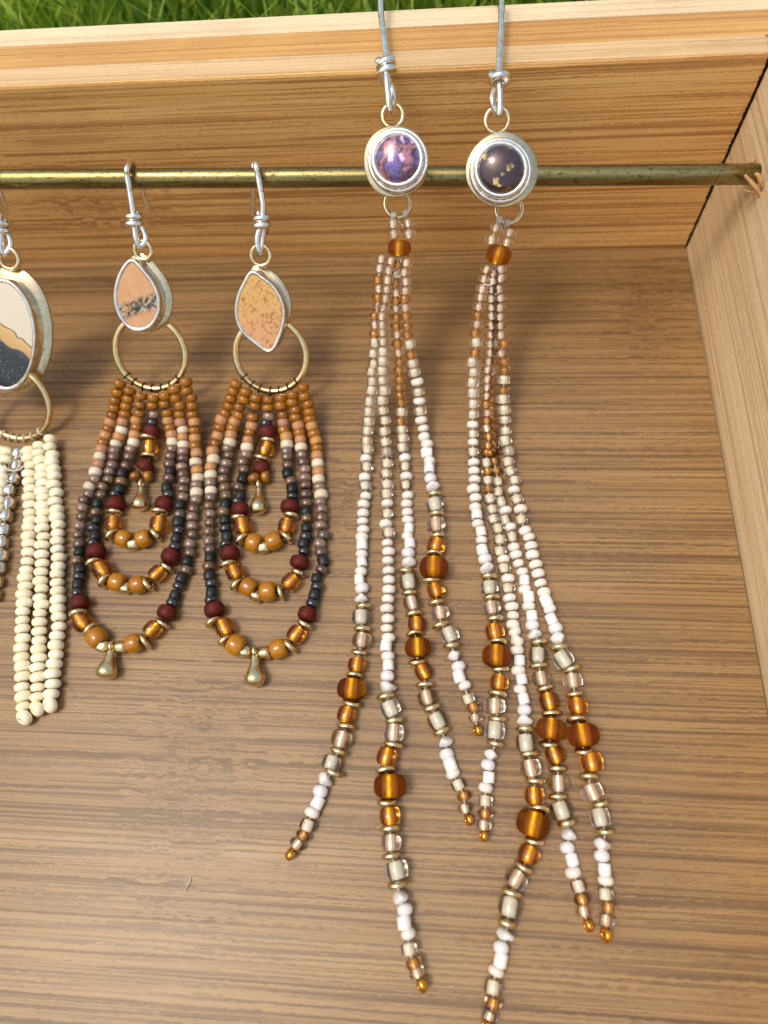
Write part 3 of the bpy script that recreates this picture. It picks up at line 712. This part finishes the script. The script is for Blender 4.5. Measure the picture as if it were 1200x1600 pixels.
strand(e1, L1, A('o 437 97 o 420 167 o 402 230 o 393 287 o 378 345 p 362 398 o 347 450 p 325 500 o 307 558 p 297 612 k 280 668 p 272 727 k 247 790 m 243 845 k 200 903 m 197 960 b 157 1010')
  + B_('m 147 72 b 140 140 m 123 210 b 113 280 b 123 350 c 120 415 b 103 482 c 122 548 h 117 605 c 107 667 h 107 735 M 122 808 g 110 893 A 142 960 g 212 1017 Y 258 1080 n 305 1147 n 445 1155 Y 545 1125 g 635 1110 A 693 1015 g 770 968 M 803 885 h 847 810 c 868 748 h 895 680 c 918 617 b 955 553 c 960 487 b 985 420 m 985 350 b 1005 277 m 1003 210 m 1003 140 b 1015 77')
  + A('m 1033 1005 k 1035 948 m 1035 890 k 1047 835 p 1040 777 k 1030 713 p 1037 643 o 1027 585 p 1025 525 o 1020 462 p 1020 400 o 1005 340 o 1003 272 o 998 210 o 960 155 o 953 85'), M['thread_dark'])
strand(e1, L1, A('o 513 155 o 503 217 o 487 275 o 480 335 p 462 395 k 452 460 p 432 510 k 407 567 m 395 622 b 392 672 m 380 735 m 357 787 b 350 850 b 307 907 b 293 970 c 260 1038 b 250 1105')
  + B_('c 255 165 h 228 228 c 243 288 h 228 345 M 250 408 g 232 495 A 300 553 g 325 637 Y 418 648 n 480 693 Y 580 667 g 660 660 A 728 580 g 803 530 M 833 447 h 868 375 c 875 307 h 895 245 c 890 180 b 905 118')
  + A('c 905 1048 m 930 985 b 930 922 m 940 860 b 930 808 m 920 748 b 930 685 m 930 628 k 933 575 p 930 515 k 930 460 p 910 400 o 905 338 o 907 270 o 875 212 o 865 140'), M['thread_dark'])
strand(e1, L1, A('o 603 195 o 595 263 o 590 330 p 567 385 o 568 440 p 553 497 k 545 557 m 520 612 b 510 672 b 485 740 c 455 800 b 447 865 c 435 920 h 400 965 M 403 1040 g 395 1102')
  + B_('A 383 190 g 380 280 Y 470 307 n 540 350 Y 623 307 g 712 278 A 740 200 g 745 100')
  + A('M 780 1040 h 815 968 c 803 912 b 818 838 c 830 782 b 825 727 b 830 667 m 845 608 k 847 553 p 843 497 o 828 443 p 815 387 o 808 328 o 787 257 o 790 192'), M['thread_dark'])
strand(e1, L1, A('o 700 207 o 692 270 m 703 340 h 690 400 M 685 462 g 655 510 A 665 595 g 662 668 M 635 740 o 558 820 o 658 818'), M['thread_dark'])
teardrop(e1, L1, (221, 760), (218, 797), 0.3, 1.5)
teardrop(e1, L1, (174, 1014), (164.5, 1061), 0.5, 1.72)

# ================================================================== marquise-stone fringe earring
L2 = at(399, 255, 31)
e2 = thing('fringe_earring', 'caramel fringe earring with a pointed oval yellow-peach stone speckled brown', 'earring', L2)
hook_over_rod(e2, L2, [(400, 258), (403, 274), (407, 296), (411, 322)], (408.5, 344.5), (402, 374), (406, 394), (410, 374), [(394.4, 334.5, 18), (395.5, 312, 23.5), (396, 292, 28.0), (396.5, 264, 31.0)], (398.4, 250.5))
small_ring(e2, L2, (407.5, 399), 15, 0.38)
marq = [(394, 427), (410, 436), (426, 449), (439, 472), (442, 495), (435, 524), (421.5, 547), (401, 535), (379, 515), (370.5, 490), (374, 463), (383, 443)]
setting(e2, L2, marq, (408, 488), 17.5, NT_, M['st_marq'], 0.1, 2.7, 0.6, 0.5, plate_shift=(0.35, 0.9), wob=0.05, seed=5, label='yellow peach pointed oval stone with brown specks')
hoop_and_wraps(e2, L2, (423, 556), 56, 9.2, NT_, 0.66, [(380.6, 589), (394, 600), (406, 607.5), (423, 611), (436.5, 610), (451, 605), (464, 595.6)], 'thread_dark')
A = lambda t: crop(310, 580, 5.4545, t)
B_ = lambda t: crop(290, 640, 3.556, t)
strand(e2, L2, A('o 320 108 o 297 170 o 277 232 o 262 297 o 230 358 p 198 415 o 183 482 p 165 550 o 143 617 p 123 683 k 130 755 p 107 818 k 107 885 m 105 952 k 108 1020')
  + B_('m 140 490 b 130 537 m 137 582 b 135 630 b 130 680 m 130 732 b 138 780 c 137 825 b 130 872 c 133 923 h 143 968 c 143 1017 h 140 1060 M 160 1112 g 155 1182 A 217 1212 g 220 1283 Y 280 1307 n 332 1345 n 440 1352 Y 517 1328 g 580 1312 A 615 1248 g 662 1195 M 675 1135 h 703 1078 c 715 1030 h 730 985 c 727 938 b 755 890 c 765 842 b 750 793 m 745 745 b 767 697 m 750 645 b 755 600 m 755 555 m 748 513')
  + A('k 1045 1052 m 1030 987 k 1023 922 p 1023 857 k 1017 787 p 1012 720 o 1012 657 p 1003 595 o 985 533 p 967 467 o 950 408 o 945 347 o 935 282 o 903 217 o 893 137'), M['thread_dark'])
strand(e2, L2, A('o 403 178 o 390 243 o 350 308 o 343 375 p 310 430 o 290 487 p 280 543 k 270 607 m 250 660 b 258 720 m 240 790 b 222 853 b 213 922 b 227 997 b 238 1065')
  + B_('c 220 528 b 212 570 c 217 615 h 222 662 c 230 707 h 223 750 M 245 800 g 235 860 A 275 905 g 285 973 Y 350 985 n 393 1035 Y 458 1010 g 528 1015 A 583 957 g 625 907 M 633 847 h 657 790 c 655 745 h 668 705 c 670 658 b 672 605 c 668 565')
  + A('b 923 1125 b 915 1050 b 910 975 m 908 910 m 908 842 b 892 777 m 880 715 k 875 650 p 870 583 o 862 525 p 852 462 o 828 395 o 828 333 o 800 265 o 803 202'), M['thread_dark'])
strand(e2, L2, A('o 492 232 o 483 298 o 463 395 p 457 467 o 440 523 p 425 588 k 415 650 m 407 713 b 380 777 b 390 843 c 377 918 b 343 990 c 357 1062')
  + B_('h 288 512 M 303 555 g 293 603 A 318 648 g 318 720 Y 380 740 n 432 765 Y 490 728 g 557 710 A 560 648 g 587 590 M 580 540')
  + A('h 800 1072 c 797 1003 b 785 938 c 758 873 b 762 803 b 757 733 m 752 685 k 755 625 p 750 560 o 728 503 p 723 438 o 720 375 o 703 295 o 705 230'), M['thread_dark'])
strand(e2, L2, A('o 597 245 o 593 312 m 600 385 h 575 445 M 585 517 g 590 583 A 573 660 g 537 747 M 537 825 o 477 912 o 575 898'), M['thread_dark'])
teardrop(e2, L2, (404.5, 761), (403.5, 803), 0.3, 1.5)
teardrop(e2, L2, (398, 1022), (398.5, 1073), 0.5, 1.72)

# ================================================================== cream earring cut by the left edge
L0_ = at(-8, 262, 31)
e0 = thing('fringe_earring', 'cream bead fringe earring with an oval cream and black stone, at the left edge', 'earring', L0_)
hook_over_rod(e0, L0_, [(-14, 264), (-13, 276), (-9, 298), (-4, 324)], (1, 353), (2, 384), (7, 397), (17, 380), [(9, 332, 19), (4, 312, 24), (-2, 292, 28.0), (-8, 264, 31.0)], (-11, 253))
small_ring(e0, L0_, (14, 404), 15.5, 0.42, 0.4)
oval = []
for i in range(16):
    a = math.tau * i / 16; oval.append((6 + 46 * math.cos(a) + 3.5 * math.sin(a), 523 + 83 * math.sin(a)))
setting(e0, L0_, oval, (6, 523), 15.5, NT_, M['st_oval'], 0.15, 2.4, 1.9, 0.55, plate_shift=(0.45, 0.6), wob=0.15, seed=3, label='oval stone banded cream, ochre and black')
hoop_and_wraps(e0, L0_, (21, 630), 57.5, 5.4, NT_, 0.66, [(65, 675), (54, 685), (41.7, 691.5), (29.5, 694), (16, 694), (2, 688)], 'thread_white')
A = lambda t: crop(0, 660, 6.6667, t)
B_ = lambda t: crop(0, 890, 6.4, t)
strand(e0, L0_, A('C 523 170 C 520 255 C 548 338 C 540 410 C 557 490 C 567 560 C 560 650 C 588 735 C 575 825 C 592 910 C 592 988 C 607 1070 C 603 1155 C 597 1235 C 600 1322 C 615 1408 C 607 1500 C 597 1580')
  + B_('C 573 132 C 578 215 C 582 303 C 578 393 C 588 475 C 590 570 C 572 662 C 560 757 C 560 850 C 543 942 C 525 1040 C 530 1143 C 512 1243 E 502 1350'), M['thread_white'])
strand(e0, L0_, A('C 407 240 C 405 318 C 420 398 C 440 482 C 433 562 C 450 637 C 440 722 C 452 790 C 443 875 C 455 943 C 440 1022 C 440 1105 C 455 1193 C 440 1280 C 433 1378 C 440 1470 C 428 1560')
  + B_('C 405 115 C 417 190 C 398 282 C 418 353 C 400 437 C 395 525 C 393 617 C 393 710 C 385 797 C 390 885 C 375 980 C 387 1075 C 378 1180 C 375 1275 E 370 1390'), M['thread_white'])
strand(e0, L0_, A('C 300 298 C 297 375 C 317 453 C 303 540 C 303 622 C 320 698 C 308 780 C 315 862 C 312 947 C 320 1025 C 302 1095 C 297 1183 C 303 1265 C 297 1357 C 288 1450 C 277 1540')
  + B_('C 252 82 C 255 165 C 240 248 C 245 335 C 228 420 C 225 508 C 225 595 C 230 688 C 212 783 C 217 882 C 230 970 C 230 1070 C 220 1175 C 235 1270 C 235 1370 E 243 1478'), M['thread_white'])
strand(e0, L0_, A('s 182 325 s 167 450 s 140 587 s 95 707 s 88 843 s 60 975 s 35 1120 s 20 1250 s 12 1390 s -14 1520 s -40 1660 s -66 1800'), M['thread_white'])
strand(e0, L0_, A('C 73 305 C 60 388 C 25 495 C 15 570 C 8 650 C -4 730 C -14 812 C -26 894 C -40 976 C -55 1058'), M['thread_white'])
strand(e0, L0_, A('C 2 290 C -22 372 C -36 452 C -48 532 C -62 612 C -76 692'), M['thread_white'])

# ================================================================== the two long white and amber earrings
def long_wire(root, L0, pts, knot, tail, wrapdir, turns=2.2, spread=1.0):
    P = [at(*p) for p in pts]; w = wire(root, L0, P, 0.52)
    kc = at(*knot); k2 = at(*wrapdir)
    piece(w, L0, 'wire_wrap', tube(catmull(coil(kc, k2 - kc, 1.12, spread, turns, 14, 0.4), 2), 0.56, 10), M['silver'])
def round_px(cx, cy, rx, ry, n=20, ph=0.0): return [(cx + rx * math.cos(math.tau * i / n), cy + ry * math.sin(math.tau * i / n)) for i in range(n)]
LP3 = at(617, 247, 34)
e3 = thing('long_earring', 'long white and amber strand earring with a bright violet-pink round stone', 'earring', LP3)
long_wire(e3, LP3, [(607, 17, 32), (605, 5, 36.5), (600, -10, 41.5), (594.5, -10, 42.5), (594.6, 4, 42.2), (595.6, 25, 41.8), (598.7, 50, 41.8), (602.5, 84, 41.5), (604, 118, 41.0), (606, 145, 40), (609.5, 172, 38.4), (615, 160, 37.6), (612, 138, 38.4), (606, 124, 39.6)], (604, 106, 41.0), None, (606, 122, 40.3), 2.3, 1.25)
NL = np.array([0.0, -0.62, 0.78])
small_ring(e3, LP3, (613.5, 181), 16, 0.42, n=NL, z=36.2)
setting(e3, LP3, round_px(621, 248, 35, 38), (621, 248), 37.0, NL, M['st_pink'], 1.5, 2.2, 1.75, 0.72, step=0.6, plate_shift=(-0.35, 0.1), wob=0.22, seed=4, label='round domed stone of violet, blue and pink fire')
small_ring(e3, LP3, (621.5, 318), 20, 0.42, n=NL, z=27.5)
LP4 = at(784, 262, 34)
e4 = thing('long_earring', 'long white and amber strand earring with a dark violet round stone with gold flecks', 'earring', LP4)
long_wire(e4, LP4, [(774, 12, 33), (774, 0, 37.5), (777, -12, 42), (783.5, -12, 42.5), (783.8, 2, 42.2), (782.8, 40, 41.8), (780.5, 84, 41.5), (779.4, 118, 41.0), (781, 150, 39.5), (780, 179, 38), (772, 168, 37.5), (769, 150, 38.3), (777, 132, 39.8)], (780, 123, 41.0), None, (780, 131, 40.6), 1.7, 0.8)
small_ring(e4, LP4, (776.5, 188), 18, 0.38, n=NL, z=35.8)
setting(e4, LP4, round_px(783, 264.5, 36.5, 38.5), (783, 264.5), 36.6, NL, M['st_dark'], 1.5, 2.2, 1.95, 0.65, step=0.6, plate_shift=(0.25, 0.3), wob=0.22, seed=8, label='round domed dark violet stone with gold flecks')
small_ring(e4, LP4, (795.5, 327), 20, 0.42, n=NL, z=27.0)
for e, L, xs in ((e3, LP3, [(615, 337), (633, 334)]), (e4, LP4, [(780, 344), (792, 349)])):
    for px, py in xs:
        c = drape(px, py, 0.2)
        piece(e, L, 'thread_wrap', tube(coil(c, np.array([1.0, 0.2, 0]), 0.5, 0.26, 3, 12), 0.13, 6), M['thread_white'])
P_ = lambda t: crop(530, 320, 3.75, t); Q_ = lambda t: crop(530, 700, 5, t); R_ = lambda t: crop(420, 1000, 4.2857, t)
S_ = lambda t: crop(560, 1280, 5, t); U_ = lambda t: crop(680, 980, 4, t); V_ = lambda t: crop(700, 700, 5, t); W_ = lambda t: crop(720, 1280, 4.6154, t)
TW = M['thread_white']
strand(e3, LP3, P_('t 318 110 t 320 170'), TW)
strand(e3, LP3, P_('t 403 110 t 408 172'), TW)
strand(e3, LP3, P_('t 250 318 t 240 372 u 230 440 t 235 490 u 230 540 t 233 590 u 210 648 t 212 700 u 208 755 v 212 805 v 200 870 v 205 930 v 192 975 v 195 1030 v 190 1085 v 178 1150 v 172 1210 v 170 1270 v 165 1325 v 160 1385 v 165 1435')
  + Q_('w 210 82 v 215 152 w 200 228 v 203 300 w 208 375 w 190 440 w 187 510 w 183 573 w 187 637 w 177 695 x 178 757 w 175 828 x 177 893 w 170 963 x 157 1027 z 177 1095 q 170 1175 g 190 1245 G 170 1322 g 180 1420 T 175 1505')
  + R_('g 605 83 B 590 168 g 572 240 F 555 328 g 555 420 B 520 500 g 515 583 T 487 660 g 468 748 G 420 822 g 436 884 q 380 930 z 345 1012 x 327 1090 w 290 1155 v 262 1240 u 230 1310 t 190 1368 e 146 1432'), TW, lift=-0.1)
strand(e3, LP3, P_('t 305 328 t 292 385 t 285 440 t 280 492 t 273 547 t 258 600 t 252 652 t 252 700 t 255 748 t 258 800 v 257 857 v 255 913 v 252 970 v 253 1025 v 262 1085 v 250 1145 v 255 1205 v 268 1265 v 263 1327 v 270 1393 v 277 1450')
  + Q_('v 370 40 v 372 125 v 365 205 v 373 290 v 370 365 w 375 433 v 375 515 w 363 593 v 385 665 w 375 742 w 385 810 w 380 880 w 385 957 w 388 1030 w 387 1105 w 380 1180 w 372 1255 w 380 1333 w 372 1408 w 385 1480')
  + R_('x 785 40 w 797 108 x 800 170 z 793 240 q 797 312 g 785 382 G 815 460 g 840 540 T 835 620 g 833 705 B 788 782 g 780 873 F 812 977 g 790 1082 B 810 1178')
  + S_('g 248 78 T 255 180 g 258 285 G 300 395 g 305 505 q 328 608 z 362 705 x 358 810 w 390 895 v 395 1010 u 432 1125 t 455 1195 e 495 1295'), TW, lift=0.5)
strand(e3, LP3, P_('f 352 253 u 345 350 t 335 405 u 330 460 t 333 515 u 335 560 t 335 605 u 338 660 u 337 710 t 342 757 u 343 812 t 348 865 u 355 918 u 352 968 u 357 1020 u 353 1068 u 355 1112 u 362 1155 v 365 1212 u 360 1268 v 367 1318 v 372 1370 v 370 1425')
  + Q_('w 513 78 v 515 150 w 525 222 v 520 293 w 535 372 w 527 437 w 533 503 w 537 562 x 545 628 w 533 687 x 552 747 z 540 820 q 545 897 g 527 967 G 545 1050 g 553 1135 T 570 1212 g 585 1300 B 607 1380 g 590 1458')
  + R_('F 1000 50 g 993 145 B 1037 213 g 1045 303 T 1060 388 g 1093 455 G 1130 540') + U_('g 40 652 q 65 715 z 72 795 x 95 860 w 112 915 v 145 985 u 180 1055 t 185 1130 e 210 1203'), TW, lift=-0.5)
strand(e3, LP3, P_('t 395 340 t 383 395 t 390 450 t 390 500 u 385 550 t 388 600 u 393 650 u 398 707 u 400 762 v 412 817 u 420 877 v 430 928 v 440 980 w 457 1037 v 463 1095 w 470 1150 v 473 1207 w 480 1262 w 493 1310 w 497 1360 w 515 1402 x 508 1455 w 527 1500')
  + Q_('x 690 35 w 705 100 x 703 160 z 712 237 q 733 303 g 745 365 G 748 445 g 763 525 T 757 602 g 770 685 B 757 762 g 740 832 F 740 935 g 718 1030 B 757 1115 g 760 1210 T 790 1292 g 795 1385')
  + U_('G 90 45 g 103 115 q 120 175 z 145 245 x 150 310 w 185 365 v 205 450 u 240 505 t 250 572 e 265 645'), TW, lift=0.3)
strand(e4, LP4, P_('t 920 135 t 895 205'), TW)
strand(e4, LP4, P_('t 1000 163 t 982 222'), TW)
strand(e4, LP4, P_('t 868 378 t 850 435 t 840 492 t 830 540 t 820 595 u 813 645 t 808 697 u 797 752 v 803 805 u 797 865 v 780 920 v 787 978 v 780 1040 v 782 1100 v 785 1165 v 782 1227 w 782 1288 v 783 1343 w 785 1392 v 783 1450')
  + V_('w 200 113 w 203 180 w 208 247 w 198 320 w 215 390 w 212 462 x 225 522 w 232 592 x 258 653 w 262 720 x 267 797 z 288 867 q 303 940 g 317 1013 G 323 1093 g 337 1175 T 340 1252 g 365 1335')
  + U_('B 372 30 g 392 95 F 383 180 g 405 262 B 400 345 g 388 418 T 372 495 g 390 573 G 372 645 g 377 727 q 350 795 z 330 860 x 335 938 w 315 1003 v 313 1085 u 312 1165 t 303 1235 e 303 1302'), TW, lift=0.2)
strand(e4, LP4, P_('f 935 293 t 905 395 t 900 445 t 897 497 t 893 548 t 893 600 t 893 650 t 893 705 t 890 760 t 887 812 t 885 865 t 880 915 t 873 965 t 870 1020 t 868 1070 t 865 1120 u 862 1168 t 868 1217 u 865 1265 t 865 1310 u 877 1360 u 872 1413 u 878 1460')
  + V_('u 308 45 v 300 120 u 310 187 v 310 257 u 315 325 v 328 400 v 345 483 v 353 560 v 390 633 v 405 720 v 403 808 w 433 870 v 437 943 w 467 1020 v 467 1100 w 478 1172 w 497 1240 w 507 1308 w 505 1380 w 520 1440 w 537 1508')
  + U_('w 500 30 w 512 88 w 510 145 x 527 208 w 518 270 x 540 325 w 530 388 x 553 448 z 557 517 q 560 580 g 563 643 G 567 723 g 588 797 T 595 880 g 625 960 B 618 1052 g 648 1143 F 613 1227 g 617 1335 B 585 1422')
  + W_('g 450 348 T 400 430 g 365 533 G 353 630 g 335 745 q 325 835 z 290 925 x 288 1015 w 255 1095 v 233 1210 u 235 1325 t 205 1425 e 190 1490'), TW, lift=0.0)
strand(e4, LP4, P_('t 925 420 t 922 475 t 920 530 u 918 585 t 918 640 u 916 695 u 914 750 t 912 805 u 910 860 u 905 915 t 900 970 u 895 1025 u 893 1080 u 890 1135 u 890 1190 u 890 1245 u 893 1300 u 898 1355 u 903 1410')
  + V_('u 345 35 u 360 110 u 376 185 v 390 270 v 392 350 v 415 425 w 448 490 v 447 565 w 487 620 v 500 697 w 513 775 w 530 835 w 550 903 w 580 967 x 597 1035 w 598 1105 x 630 1165 w 630 1238 x 655 1310 z 658 1385')
  + U_('q 620 45 g 650 103 G 643 178 g 648 245 T 665 322 g 688 385 B 712 463 g 725 542 F 725 638 g 712 727 B 750 800 g 765 888 T 770 975 g 768 1060 G 788 1145')
  + W_('g 765 30 q 780 108 z 767 205 x 803 292 w 810 383 v 848 480 u 875 575 t 885 660 e 920 765'), TW, lift=-0.7)
strand(e4, LP4, P_('t 945 375 t 945 430 t 933 492 t 943 545 t 942 600 t 942 655 t 943 705 t 945 760 u 965 812 t 948 868 u 965 918 u 968 965 v 965 1025 u 962 1083 v 960 1137 v 967 1200 v 970 1260 v 975 1325 v 972 1385 v 992 1447')
  + V_('v 475 30 v 468 112 v 487 185 v 520 257 w 515 328 v 538 405 w 567 478 v 573 563 w 602 645 w 632 697 w 648 765 w 660 835 w 685 910 w 705 980 w 723 1055 w 750 1127 x 768 1195 w 795 1258 x 808 1335 z 840 1407')
  + U_('q 768 70 g 777 128 G 800 200 g 853 260 T 860 337 g 873 420 B 890 495 g 885 580 F 925 675 g 925 770 B 978 845 g 960 937 T 980 1028 g 1033 1105 G 1030 1190')
  + W_('g 1043 88 q 1022 178 z 1017 265 x 1037 360 w 1045 440 v 1040 538 u 1065 635 t 1045 730 e 1050 835'), TW, lift=0.3)

# loose runs of thread between the strings
def thread_run(root, L0, pts, mat, lift=0.9):
    piece(root, L0, 'thread', tube(catmull([drape(px, py, lift) for px, py in pts], 5), 0.13, 6), mat)
def cp(x0, y0, sc, *pp): return [(x0 + a / sc, y0 + b / sc) for a, b in pp]
thread_run(e1, L1, cp(100, 580, 5, (520, 262), (575, 290), (650, 300), (740, 300), (800, 290), (860, 262)), M['thread_dark'], 0.3)
thread_run(e2, L2, cp(310, 580, 5.4545, (385, 290), (440, 330), (520, 352), (620, 355), (720, 338), (800, 305), (875, 265)), M['thread_dark'], 0.3)
thread_run(e4, LP4, cp(530, 320, 3.75, (846, 460), (862, 468), (885, 470), (918, 458)), TW, 0.9)
thread_run(e3, LP3, cp(530, 320, 3.75, (318, 412), (338, 424), (362, 414)), TW, 0.9)
thread_run(e0, L0_, cp(0, 660, 6.6667, (52, 448), (80, 490), (130, 505), (205, 492), (256, 440)), TW, 1.0)

# a stray fibre on the panel
fib = link('fibre', mesh_from('fibre', *tube(catmull([at(299, 1370, 0.1), at(295, 1381, 0.35), at(288, 1394, 0.1)], 6), 0.07, 5), M['thread_white']))
fib['label'] = 'tiny pale stray fibre lying on the bare panel'; fib['category'] = 'fibre'
